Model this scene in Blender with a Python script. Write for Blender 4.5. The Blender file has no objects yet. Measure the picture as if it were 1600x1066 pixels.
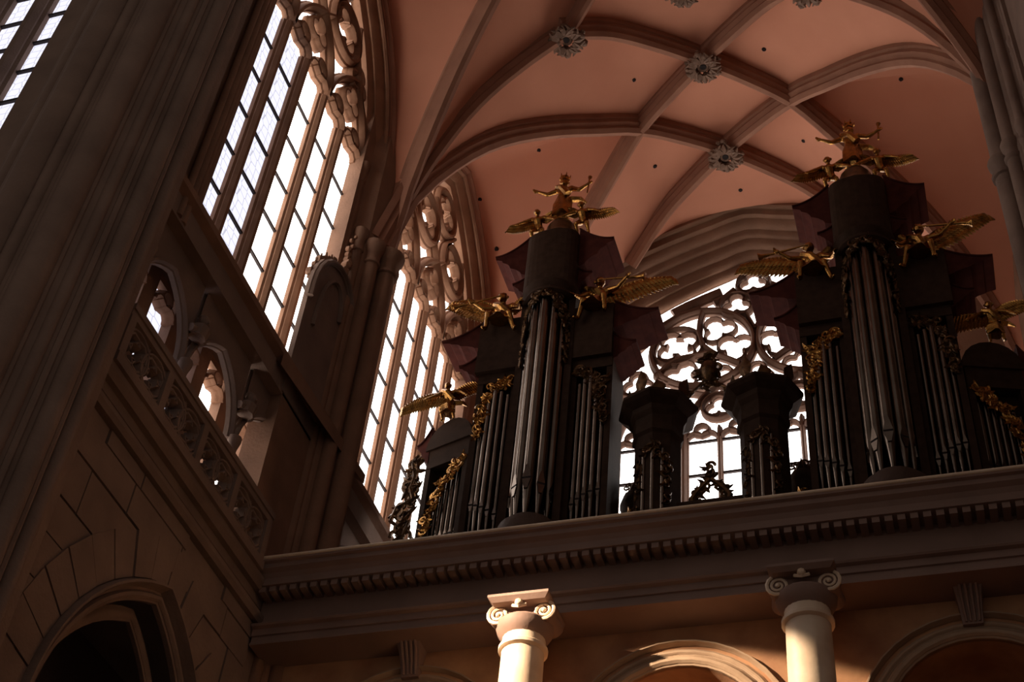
import bpy, math, random
from mathutils import Vector, Matrix
random.seed(7)
PI = math.pi
sc = bpy.context.scene
COL = sc.collection

# ------------------------------------------------------------------ camera
cam = bpy.data.cameras.new('camera'); camo = bpy.data.objects.new('camera', cam); COL.objects.link(camo)
YAW, PITCH, ROLL = -0.379018517, 0.780636382, 0.117828349
_f = Vector((math.sin(YAW), math.cos(YAW), 0)); _r = Vector((math.cos(YAW), -math.sin(YAW), 0)); _u = Vector((0, 0, 1))
_f2 = _f*math.cos(PITCH)+_u*math.sin(PITCH); _u2 = -_f*math.sin(PITCH)+_u*math.cos(PITCH)
_r2 = _r*math.cos(ROLL)+_u2*math.sin(ROLL); _u3 = -_r*math.sin(ROLL)+_u2*math.cos(ROLL)
camo.matrix_world = Matrix(((_r2.x, _u3.x, -_f2.x, 0), (_r2.y, _u3.y, -_f2.y, 0), (_r2.z, _u3.z, -_f2.z, 1.6), (0, 0, 0, 1)))
cam.sensor_width = 36; cam.lens = 2249.47*36/1600; cam.clip_end = 300
sc.camera = camo

# ------------------------------------------------------------------ world, lights, exposure
w = bpy.data.worlds.new('world'); sc.world = w; w.use_nodes = True
w.node_tree.nodes['Background'].inputs[0].default_value = (0.90, 0.78, 0.71, 1)
w.node_tree.nodes['Background'].inputs[1].default_value = 0.20
def spot(name, loc, target, power, angle, blend, radius, color):
    l = bpy.data.lights.new(name, 'SPOT'); o = bpy.data.objects.new(name, l); COL.objects.link(o)
    o.location = loc; o.rotation_euler = (Vector(target)-Vector(loc)).to_track_quat('-Z', 'Y').to_euler()
    l.energy = power; l.spot_size = angle; l.spot_blend = blend; l.shadow_soft_size = radius; l.color = color
# added spot lamp in front of the triforium, standing in for low sunlight
spot('sunbeam_spot', (-9.7, 11.75, 14.7), (-3.75, 16.3, 10.75), 10500, math.radians(31), 0.2, 0.05, (1.0, 0.80, 0.58))
EMIT = 4.5
sc.view_settings.view_transform = 'Standard'; sc.view_settings.look = 'None'
sc.view_settings.exposure = 0.0; sc.view_settings.gamma = 1.0; sc.view_settings.use_curve_mapping = False

# ------------------------------------------------------------------ materials
def mat(name, c1, c2=None, rough=0.8, metal=0.0, scale=3.0, bump=0.2, bscale=18.0, spec=0.3):
    m = bpy.data.materials.new(name); m.use_nodes = True; nt = m.node_tree; N = nt.nodes; L = nt.links
    b = N['Principled BSDF']; b.inputs['Roughness'].default_value = rough; b.inputs['Metallic'].default_value = metal
    b.inputs['Specular IOR Level'].default_value = spec
    tc = N.new('ShaderNodeTexCoord')
    n = N.new('ShaderNodeTexNoise'); n.inputs['Scale'].default_value = scale; n.inputs['Detail'].default_value = 6
    L.new(tc.outputs['Object'], n.inputs['Vector'])
    r = N.new('ShaderNodeValToRGB'); r.color_ramp.elements[0].position = 0.3; r.color_ramp.elements[1].position = 0.7
    r.color_ramp.elements[0].color = (*c1, 1); r.color_ramp.elements[1].color = (*(c2 or [x*0.7 for x in c1]), 1)
    L.new(n.outputs['Fac'], r.inputs['Fac']); L.new(r.outputs['Color'], b.inputs['Base Color'])
    if bump:
        n2 = N.new('ShaderNodeTexNoise'); n2.inputs['Scale'].default_value = bscale; n2.inputs['Detail'].default_value = 4
        L.new(tc.outputs['Object'], n2.inputs['Vector'])
        bp = N.new('ShaderNodeBump'); bp.inputs['Strength'].default_value = bump; bp.inputs['Distance'].default_value = 0.03
        L.new(n2.outputs['Fac'], bp.inputs['Height']); L.new(bp.outputs['Normal'], b.inputs['Normal'])
    return m
M = {}
M['stone'] = mat('stone', (0.25, 0.13, 0.078), (0.18, 0.092, 0.055), 0.85, scale=1.6, bump=0.3)
M['stone_dark'] = mat('greyer stone', (0.235, 0.15, 0.11), (0.165, 0.104, 0.077), 0.9, scale=1.2, bump=0.3)  # second stone tone, greyer and less red
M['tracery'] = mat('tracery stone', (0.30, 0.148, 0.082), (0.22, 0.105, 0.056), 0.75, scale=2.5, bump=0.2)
M['plaster'] = mat('vault plaster', (0.57, 0.24, 0.145), (0.52, 0.212, 0.126), 0.9, scale=0.9, bump=0.08, bscale=30)
M['rib'] = mat('rib stone', (0.30, 0.135, 0.08), (0.23, 0.10, 0.06), 0.85, scale=2, bump=0.2)
M['boss'] = mat('boss stone', (0.20, 0.11, 0.07), (0.12, 0.065, 0.04), 0.7, scale=8, bump=0.4)
M['wood'] = mat('dark organ wood', (0.046, 0.025, 0.016), (0.030, 0.016, 0.010), 0.65, scale=6, bump=0.1, spec=0.03)
M['redwood'] = mat('reddish veneer', (0.075, 0.021, 0.015), (0.045, 0.013, 0.010), 0.7, scale=5, bump=0.05, spec=0.02)
M['casebase'] = mat('brown case base', (0.10, 0.06, 0.043), (0.07, 0.042, 0.03), 0.6, spec=0.1)
M['tracery_end'] = mat('shaded tracery stone', (0.17, 0.088, 0.055), (0.12, 0.06, 0.038), 0.8, scale=2.5, bump=0.2)  # darker copy of the tracery stone, backlit shade put into the colour
M['pipe'] = mat('tin pipe', (0.17, 0.128, 0.10), (0.11, 0.082, 0.063), 0.24, 1.0, scale=2, bump=0.02)
M['pipe_mouth'] = mat('pipe mouth shade', (0.12, 0.09, 0.07), (0.08, 0.06, 0.05), 0.5, 0.6)
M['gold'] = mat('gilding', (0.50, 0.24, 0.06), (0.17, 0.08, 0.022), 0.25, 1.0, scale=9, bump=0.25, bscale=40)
M['gold_dark'] = mat('darker gilding', (0.15, 0.075, 0.03), (0.04, 0.022, 0.012), 0.32, 0.8, scale=9, bump=0.3, bscale=40)  # darker copy of the gilding
M['iron'] = mat('iron', (0.03, 0.02, 0.018), None, 0.6, 0.5)
M['marble'] = mat('column marble', (0.80, 0.62, 0.45), (0.66, 0.47, 0.32), 0.5, scale=3, bump=0.06)
M['fresco'] = mat('painted wall', (0.52, 0.28, 0.14), (0.30, 0.135, 0.07), 0.85, scale=1.7, bump=0.1)
M['archstone'] = mat('arch stone', (0.42, 0.28, 0.18), (0.33, 0.21, 0.13), 0.7, scale=3, bump=0.1)
M['gallery'] = mat('gallery stone', (0.27, 0.165, 0.125), (0.215, 0.13, 0.097), 0.65, scale=1.5, bump=0.1)
M['floor'] = mat('floor stone', (0.25, 0.19, 0.15), (0.18, 0.13, 0.10), 0.6)
M['hole'] = mat('painted hole shade', (0.02, 0.012, 0.01), None, 0.9, bump=0)  # near-black that paints the shade inside holes and slots

def glassmat(name, col, strength, leadstr, lead_scale):
    m = bpy.data.materials.new(name); m.use_nodes = True; nt = m.node_tree; N = nt.nodes; L = nt.links
    for n in list(N):
        if n.type == 'BSDF_PRINCIPLED': N.remove(n)
    out = N['Material Output']
    tc = N.new('ShaderNodeTexCoord')
    v = N.new('ShaderNodeTexVoronoi'); v.feature = 'DISTANCE_TO_EDGE'; v.inputs['Scale'].default_value = lead_scale
    v.inputs['Randomness'].default_value = 0.35
    L.new(tc.outputs['Object'], v.inputs['Vector'])
    r = N.new('ShaderNodeValToRGB'); r.color_ramp.elements[0].position = 0.02; r.color_ramp.elements[1].position = 0.06
    r.color_ramp.elements[0].color = (leadstr, leadstr, leadstr, 1); r.color_ramp.elements[1].color = (1, 1, 1, 1)
    L.new(v.outputs['Distance'], r.inputs['Fac'])
    mx = N.new('ShaderNodeMix'); mx.data_type = 'RGBA'; mx.blend_type = 'MULTIPLY'; mx.inputs[0].default_value = 1
    mx.inputs[6].default_value = (*col, 1); L.new(r.outputs['Color'], mx.inputs[7])
    e = N.new('ShaderNodeEmission'); e.inputs['Strength'].default_value = strength
    L.new(mx.outputs[2], e.inputs['Color']); L.new(e.outputs[0], out.inputs['Surface'])
    return m
M['glass'] = glassmat('daylit leaded glass', (1.0, 0.93, 0.88), EMIT, 0.6, 5.0)
M['glass_dim_sky'] = glassmat('leaded glass with dim blue sky light', (0.86, 0.85, 1.0), 1.15, 0.62, 5.0)  # same glass, dimmer bluer sky light put into its emission

# ------------------------------------------------------------------ mesh helpers
class MB:
    def __init__(s): s.v = []; s.f = []
    def add(s, vs, fs):
        b = len(s.v); s.v += [tuple(p) for p in vs]; s.f += [tuple(b+i for i in q) for q in fs]; return s
    def box(s, x0, x1, y0, y1, z0, z1):
        return s.add([(x0, y0, z0), (x1, y0, z0), (x1, y1, z0), (x0, y1, z0), (x0, y0, z1), (x1, y0, z1), (x1, y1, z1), (x0, y1, z1)],
                     [(0, 3, 2, 1), (4, 5, 6, 7), (0, 1, 5, 4), (1, 2, 6, 5), (2, 3, 7, 6), (3, 0, 4, 7)])
    def loft(s, rings, closed=True, cap=True):
        n = len(rings[0]); vs = [p for r in rings for p in r]; fs = []
        for i in range(len(rings)-1):
            for j in range(n if closed else n-1):
                k = (j+1) % n; fs.append((i*n+j, i*n+k, (i+1)*n+k, (i+1)*n+j))
        if cap and closed:
            fs.append(tuple(range(n-1, -1, -1))); fs.append(tuple((len(rings)-1)*n+j for j in range(n)))
        return s.add(vs, fs)
    def lathe(s, prof, cx=0, cy=0, n=16, a0=0, a1=2*PI):
        full = abs(a1-a0) > 6.28
        m = n if full else n+1
        rings = [[(cx+r*math.cos(a0+(a1-a0)*j/n), cy+r*math.sin(a0+(a1-a0)*j/n), z) for j in range(m)] for r, z in prof]
        return s.loft(rings, True, True)
    def tube(s, path, rad, n=6):
        P = [Vector(p) for p in path]; R = rad if isinstance(rad, (list, tuple)) else [rad]*len(P)
        rings = []; up = None
        for i, p in enumerate(P):
            t = (P[min(i+1, len(P)-1)]-P[max(i-1, 0)])
            if t.length < 1e-9: t = Vector((0, 0, 1))
            t.normalize()
            if up is None: up = Vector((0, 0, 1)) if abs(t.z) < 0.9 else Vector((0, 1, 0))
            a = t.cross(up)
            if a.length < 1e-6: a = t.cross(Vector((1, 0, 0)))
            a.normalize(); b = a.cross(t).normalized(); up = b
            rings.append([tuple(p+(a*math.cos(2*PI*k/n)+b*math.sin(2*PI*k/n))*R[i]) for k in range(n)])
        return s.loft(rings)
    def ball(s, c, r, n=8, sz=1.0):
        prof = [(r*math.sin(PI*i/6)+1e-4, c[2]-r*sz*math.cos(PI*i/6)) for i in range(7)]
        return s.lathe(prof, c[0], c[1], n)
    def xform(s, mtx, start=0):
        s.v[start:] = [tuple(mtx @ Vector(p)) for p in s.v[start:]]; return s
    def build(s, name, m, parent=None, smooth=False):
        me = bpy.data.meshes.new(name); me.from_pydata(s.v, [], s.f); me.update()
        me.materials.append(M[m])
        import bmesh
        bm = bmesh.new(); bm.from_mesh(me); bmesh.ops.recalc_face_normals(bm, faces=bm.faces); bm.to_mesh(me); bm.free()
        if smooth:
            for p in me.polygons: p.use_smooth = True
            try: me.set_sharp_from_angle(angle=math.radians(40))
            except Exception: pass
        o = bpy.data.objects.new(name, me); COL.objects.link(o)
        if parent is not None: o.parent = parent
        return o
def tag(o, label=None, cat=None, group=None, kind=None):
    if label: o['label'] = label
    if cat: o['category'] = cat
    if group: o['group'] = group
    if kind: o['kind'] = kind
    return o
def empty(name, loc=(0, 0, 0), label=None, cat=None, group=None, kind=None):
    o = bpy.data.objects.new(name, None); COL.objects.link(o); o.location = loc; o.empty_display_size = 0.2
    return tag(o, label, cat, group, kind)
def struct(o, label=None):
    return tag(o, label, None, None, 'structure')
def share(o, parent, name=None, loc=None):          # another piece with the same mesh
    c = o.copy(); COL.objects.link(c); c.parent = parent
    if loc is not None: c.location = loc
    return c

def arc(cx, cz, r, a0, a1, n=12):
    return [(cx+r*math.cos(math.radians(a0+(a1-a0)*i/n)), cz+r*math.sin(math.radians(a0+(a1-a0)*i/n))) for i in range(n+1)]
def lerp_table(T, x):
    if x <= T[0][0]: return T[0][1]
    for (a, b), (c, d) in zip(T, T[1:]):
        if x <= c: return b+(d-b)*(x-a)/(c-a)
    return T[-1][1]
def smooth_table(T, x):                              # Catmull-Rom through the table
    if x <= T[0][0]: return T[0][1]
    for i in range(len(T)-1):
        if x <= T[i+1][0]:
            x0, y0 = T[i]; x1, y1 = T[i+1]
            m0 = (T[i+1][1]-T[i-1][1])/(T[i+1][0]-T[i-1][0]) if i > 0 else 0.0
            m1 = (T[i+2][1]-T[i][1])/(T[i+2][0]-T[i][0]) if i+2 < len(T) else (y1-y0)/(x1-x0)
            h = x1-x0; t = (x-x0)/h
            return (2*t**3-3*t*t+1)*y0+(t**3-2*t*t+t)*h*m0+(-2*t**3+3*t*t)*y1+(t**3-t*t)*h*m1
    return T[-1][1]

def bar2d(mb, path, width, depth, P, closed=False, back=-0.04):
    """moulded stone bar of given width and depth along a path drawn in a wall plane; P(a, b, c) maps to the room"""
    n = len(path); prof = [(-.5, back/depth), (-.5, .35), (-.34, .5), (-.34, .62), (-.14, 1), (.14, 1), (.34, .62), (.34, .5), (.5, .35), (.5, back/depth)]
    rings = []
    for i in range(n):
        if closed: a, b = path[i-1], path[(i+1) % n]
        else: a, b = path[max(i-1, 0)], path[min(i+1, n-1)]
        dx, dz = b[0]-a[0], b[1]-a[1]; l = math.hypot(dx, dz) or 1
        nx, nz = -dz/l, dx/l
        rings.append([P(path[i][0]+nx*q*width, path[i][1]+nz*q*width, c*depth) for q, c in prof])
    if closed: rings.append(rings[0])
    return mb.loft(rings, True, not closed)
def foil(cx, cz, rc, rl, n, rot=90, phi=118, k=7):
    pts = []
    for i in range(n):
        th = rot+360*i/n; lx, lz = cx+rc*math.cos(math.radians(th)), cz+rc*math.sin(math.radians(th))
        pts += arc(lx, lz, rl, th-phi, th+phi, k)
    return pts
def pointed(cx, z0, a, h, n=10):
    """pointed arch from (cx-a, z0) over apex (cx, z0+h) to (cx+a, z0)"""
    R = (a*a+h*h)/(2*a); t = math.degrees(math.asin(min(1, h/R)))
    left = [(cx-a+R-R*math.cos(math.radians(t*i/n)), z0+R*math.sin(math.radians(t*i/n))) for i in range(n+1)]
    return left+[(2*cx-x, z) for x, z in reversed(left[:-1])]
def trefoil_head(c, s, a, n=7):
    """cusped arch over one light"""
    l = arc(c-.42*a, s+.05*a, .56*a, 185, 35, n); t = arc(c, s+.78*a, .46*a, 215, -35, n+2)
    return l+t+[(2*c-x, z) for x, z in reversed(l)]

# ------------------------------------------------------------------ the place: axis x = XC, bays along y
XC = -3.7; HB = 3.53; YP = 17.28; Y3 = YP+HB; Y2 = YP-HB; YE = YP+2*HB
XF = -10.1; XG = -10.6
PROF = [(0, 30.75), (0.9, 30.68), (1.86, 30.41), (2.73, 29.70), (3.6, 28.92), (4.5, 27.84), (5.15, 26.6), (5.8, 24.75), (6.0, 23.4), (6.06, 22.6)]
RIBD = 0.50
def prof(off): return smooth_table(PROF, abs(off))
WALLARCH = [(0, 30.25), (0.6, 30.0), (1.2, 29.6), (2.1, 28.7), (2.7, 27.6), (3.1, 26.3), (3.35, 24.8), (3.53, 22.6)]
def bay_of(y): return Y3 if y >= YP else Y2
def rib_off(y): return 1.86+(6.0-1.86)*min(1, abs(y-bay_of(y))/HB)
def web_z(x, y):
    off = abs(x-XC); ro = rib_off(y)
    if off <= ro: return prof(off)+RIBD
    zr = prof(ro)+RIBD; zw = smooth_table(WALLARCH, abs(y-bay_of(y)))
    t = (off-ro)/max(0.05, 6.45-ro)
    return zr+(zw-zr)*min(1, t)+0.25*math.sin(PI*min(1, t))*(1-abs(y-bay_of(y))/HB)

# floor
fl = MB().box(-30, 20, -25, 30, -0.3, 0).build('floor', 'floor'); struct(fl, 'grey stone floor of the church')

# vault web
mb = MB(); rows = []
ys = [Y2-HB+i*(YE-Y2+HB)/88 for i in range(89)]
for y in ys:
    ro = rib_off(y); row = []
    offs = [ro*i/14 for i in range(15)]+[ro+(6.45-ro)*i/6 for i in range(1, 7)]
    for o in [-q for q in reversed(offs)]+offs[1:]: row.append((XC+o, y, web_z(XC+o, y)))
    rows.append(row)
mb.loft(rows, False, False)
top = [[(x, y, z+0.35) for x, y, z in r] for r in rows]; mb.loft(top, False, False)
ceiling = mb.build('ceiling', 'plaster', None, True); struct(ceiling, 'reddish plastered net vault over the transept')

def rib_path(pts, n=16):
    out = []
    for (x0, y0), (x1, y1) in zip(pts, pts[1:]):
        for i in range(n+1):
            if i == 0 and out: continue
            t = i/n; x = x0+(x1-x0)*t; y = y0+(y1-y0)*t; out.append(Vector((x, y, prof(x-XC))))
    return out
RP = [(-.21, .53), (-.21, .38), (-.165, .34), (-.185, .25), (-.11, .16), (-.125, .10), (-.05, 0), (.05, 0), (.125, .10), (.11, .16), (.185, .25), (.165, .34), (.21, .38), (.21, .53)]
def rib(pts, name='rib', m='rib', prof_=RP, parent=None, path=None):
    P = path or rib_path(pts); mb = MB(); rings = []
    for i, p in enumerate(P):
        t = (P[min(i+1, len(P)-1)]-P[max(i-1, 0)]).normalized()
        side = t.cross(Vector((0, 0, 1)))
        if side.length < 1e-4: side = Vector((1, 0, 0))
        side.normalize(); up = side.cross(t).normalized()
        if up.z < 0 and abs(t.z) < .99: up = -up; side = -side
        rings.append([tuple(p+side*a+up*b) for a, b in prof_])
    return mb.loft(rings).build(name, m, parent or ceiling, True)
L_, R_ = XC-6.02, XC+5.9
SL, SR, EL, ER = (L_, YP), (R_, YP), (L_, YE), (R_, YE)
A, F_ = (XC-2.73, YP), (XC+2.73, YP); B = (XC, Y3-1.38); E_ = (XC, Y3+1.38); D = (XC-1.86, Y3); C_ = (XC+1.86, Y3)
E2 = (XC, Y2+1.38); D2 = (XC-1.86, Y2); C2 = (XC+1.86, Y2); B2 = (XC, Y2-1.38)
FL, FR = (XC-2.85, YE), (XC+2.85, YE)
for seg in [(SL, A), (SR, F_), (A, B, C_, ER), (F_, B, D, EL), (SL, D, E_, FR), (SR, C_, E_, FL), (A, E2), (F_, E2), (SL, D2), (SR, C2), (D2, E2), (C2, E2), (D2, B2), (C2, B2)]:
    rib(list(seg))
# bosses of four leaves round a dark eye
def leaf_lump(mb, c, ang, r, rng):
    for k in range(13):
        a = ang+rng.uniform(-.5, .5); d = r*rng.uniform(.55, 1.2)
        mb.ball((c[0]+d*math.cos(a), c[1]+d*math.sin(a), c[2]+rng.uniform(-.12, .06)), rng.uniform(.05, .085), 6, .8)
    for k in range(5):
        a = ang+(k-2)*.2; p = [(c[0]+q*math.cos(a+(k-2)*.25*j), c[1]+q*math.sin(a+(k-2)*.25*j), c[2]-.06-.05*math.sin(q*6)) for j, q in enumerate((r*.5, r*.85, r*1.2))]
        mb.tube(p, [.05, .07, .015], 5)
def boss(n, rot, parts=4, r=.36):
    rng = random.Random(n); x, y = [(A), (B), (E_), (F_), (XC, YP), E2][n]; z = prof(x-XC)-.02
    b = MB().lathe([(.10, z+.3), (.15, z+.12), (.15, z-.02), (.12, z-.05), (.08, z-.02), (.07, z+.1)], x, y, 14).build('boss', 'boss', ceiling, True)
    MB().lathe([(.075, z-.035), (.075, z+.02)], x, y, 10).build('boss_eye_shade', 'hole', b)
    for k in range(parts):
        m = MB(); leaf_lump(m, (x, y, z+.02), rot+2*PI*k/parts, r, rng); m.build('leaf', 'boss', b, True)
for n in range(6): boss(n, .06)
# little vent holes in the web, their inner shade painted as dark discs
def pix_dir(px, py):
    v = _r2*(px-800)-_u3*(py-533)+_f2*2249.47; return v.normalized()
def hit_web(px, py):
    d = pix_dir(px, py); t = 15
    while t < 45:
        p = Vector((0, 0, 1.6))+d*t
        if p.y < YE and abs(p.x-XC) < 6.4 and p.y > 10.3 and p.z > web_z(p.x, p.y): return p
        t += .02
for q in [(990, 125), (842, 235), (1023, 260), (750, 312), (1194, 77), (1157, 297), (1110, 343), (1219, 325), (1256, 220), (1408, 124), (776, 390)]:
    p = hit_web(*q)
    if p: MB().lathe([(.045, p.z-.03), (.06, p.z+.0), (.06, p.z+.06)], p.x, p.y, 8).build('vent_hole_shade', 'hole', ceiling)

# ------------------------------------------------------------------ side windows (left wall)
def opening(yc, d, z0=18.4, n=12):
    p = pointed(yc, 25.1, 2.68+d, 4.6+d, n); return [(p[0][0], z0)]+p+[(p[-1][0], z0)]
wall_left = empty('wall_left', (0, 0, 0)); struct(wall_left, 'tall left wall of the transept with two traceried windows')
JAMB = [(.42, XF+.02), (.36, XF+.05), (.33, XF), (.36, XF-.06), (.26, XF-.10), (.17, XF-.20), (.20, XF-.25), (.14, XF-.28), (.05, XF-.34), (.03, XG-.2), (.03, XG-.35)]
for yc in (Y2, Y3):
    # spandrel wall round the opening
    ip = opening(yc, .40); n = len(ip)
    op = []
    for (y, z) in ip:
        if z <= 25.1: op.append((yc-HB if y < yc else yc+HB, z))
        else:
            t = (y-yc)/3.08; op.append((yc+HB*max(-1, min(1, t*1.4)), 25.1+(z-25.1)*1.05+.9*(1-abs(t))*0+6.5*min(1, (z-25.1)/2.0)))
    op = [(y, min(z, 31.8)) for y, z in op]
    mb = MB(); mb.loft([[(XF, y, z) for y, z in ip], [(XF, y, z) for y, z in op]], False, False)
    mb.build('window_wall', 'stone', wall_left)
    mb = MB(); mb.loft([[(x, y, z) for y, z in opening(yc, d, 18.2)] for d, x in JAMB], False, False); mb.build('window_jamb', 'tracery', wall_left, True)
    # formeret rib along the wall under the web
    pth = [(yc+s*3.16, 22.6) for s in (-1,)]+[(y, z) for y, z in opening(yc, .52, 22.6)[1:-1]]+[(yc+3.16, 22.6)]
    mb = MB(); bar2d(mb, pth, .2, .16, lambda a, b, c: (XF+c, a, b)); mb.build('wall_rib', 'rib', wall_left, True)

def side_window(idx, yc, label, light_glass):
    P = lambda a, b, c: (XG+c, a, b)
    win = empty('window_%d' % idx); struct(win, label)
    pitch = .89; zs = 25.15
    for k in range(-2, 3):
        y = yc+k*pitch; mb = MB(); wd = .29 if k % 2 == 0 else .27
        bar2d(mb, [(y, 18.5), (y, zs)], wd, .17, P); mb.build('mullion', 'tracery', win)
    mb = MB()
    for k in range(6):                                  # cusped heads
        c = yc+(k-2.5)*pitch; bar2d(mb, trefoil_head(c, zs, pitch/2), .17, .20, P)
    mb.build('light_heads', 'tracery', win, True)
    mb = MB()
    for k in (-1, 0, 1):
        c = yc+k*2*pitch; bar2d(mb, pointed(c, zs, pitch, 1.75, 8), .22, .24, P)
        bar2d(mb, foil(c, zs+1.06, .17, .19, 3), .15, .2, P, True)
    mb.build('sub_arches', 'tracery', win, True)
    mb = MB()
    for c, z, r, nf, rot in [(yc-.9, 27.55, .66, 4, 45), (yc+.9, 27.55, .66, 4, 45), (yc, 28.72, .60, 4, 0)]:
        bar2d(mb, arc(c, z, r, 0, 345, 23), .22, .24, P, True)
        bar2d(mb, foil(c, z, r*.42, r*.36, nf, rot), .16, .2, P, True)
    for s in (-1, 1):
        bar2d(mb, foil(yc+s*1.85, 27.0, .2, .2, 3), .16, .2, P, True)
        bar2d(mb, [(yc+s*2.6, 26.2), (yc+s*2.15, 26.55), (yc+s*1.55, 27.5), (yc+s*1.35, 28.3)], .2, .24, P)
        bar2d(mb, [(yc+s*.05, 26.9), (yc+s*.3, 27.2), (yc+s*.28, 27.8), (yc+s*.7, 28.5)], .2, .24, P)
    mb.build('tracery_head', 'tracery', win, True)
    # panes between the saddle bars
    zb = [18.74, 19.81, 20.88, 21.96, 23.04, 24.12, 25.2]
    bar0 = None; pane0 = {}
    for k in range(6):
        c = yc+(k-2.5)*pitch; g = 'glass_dim_sky' if k in light_glass else 'glass'
        for i in range(6):
            zz = zb[i]
            if g not in pane0:
                pane0[g] = MB().box(XG-.03, XG-.02, -.43, .43, .0, 1.07).build('pane', g, win); o = pane0[g]; o.location = (0, c, zz)
            else: share(pane0[g], win, loc=(0, c, zz))
            if i:
                if bar0 is None: bar0 = MB().box(XG-.02, XG+.03, -.43, .43, -.022, .022).build('saddle_bar', 'iron', win); bar0.location = (0, c, zz)
                else: share(bar0, win, loc=(0, c, zz))
    hp = [(y, z) for y, z in opening(yc, -.02, 25.2)[1:-1]]
    hp = [(y, max(z, 25.19)) for y, z in hp]
    n = len(hp); MB().add([(XG-.03, y, z) for y, z in hp], [tuple(range(n))]).build('tracery_glass', 'glass', win)
    # sloping sill
    s0 = yc-3.1; s1 = yc+3.1
    MB().add([(XG-.1, s0, 18.78), (XG-.1, s1, 18.78), (XF+.12, s1, 18.18), (XF+.12, s0, 18.18), (XF+.12, s1, 18.05), (XF+.12, s0, 18.05), (XF-.1, s1, 17.9), (XF-.1, s0, 17.9)],
             [(0, 1, 2, 3), (3, 2, 4, 5), (5, 4, 6, 7)]).build('window_sill', 'stone', win)
    return win
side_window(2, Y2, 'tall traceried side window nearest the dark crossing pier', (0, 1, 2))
side_window(3, Y3, 'tall traceried side window partly behind the left organ case', ())

# stone jamb that closes the near window towards the crossing pier
MB().box(XG-.05, XF-.12, 10.9, 11.98, 17.6, 31).build('near_jamb', 'stone', wall_left)
for y, x, r in [(11.98, XF-.36, .05), (11.86, XF-.16, .07), (11.72, XF-.06, .05), (11.58, XF-.03, .07), (11.42, XF-.0, .06)]:
    MB().lathe([(r, 17.6), (r, 31)], x, y, 10).build('jamb_roll', 'stone', wall_left, True)

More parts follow.
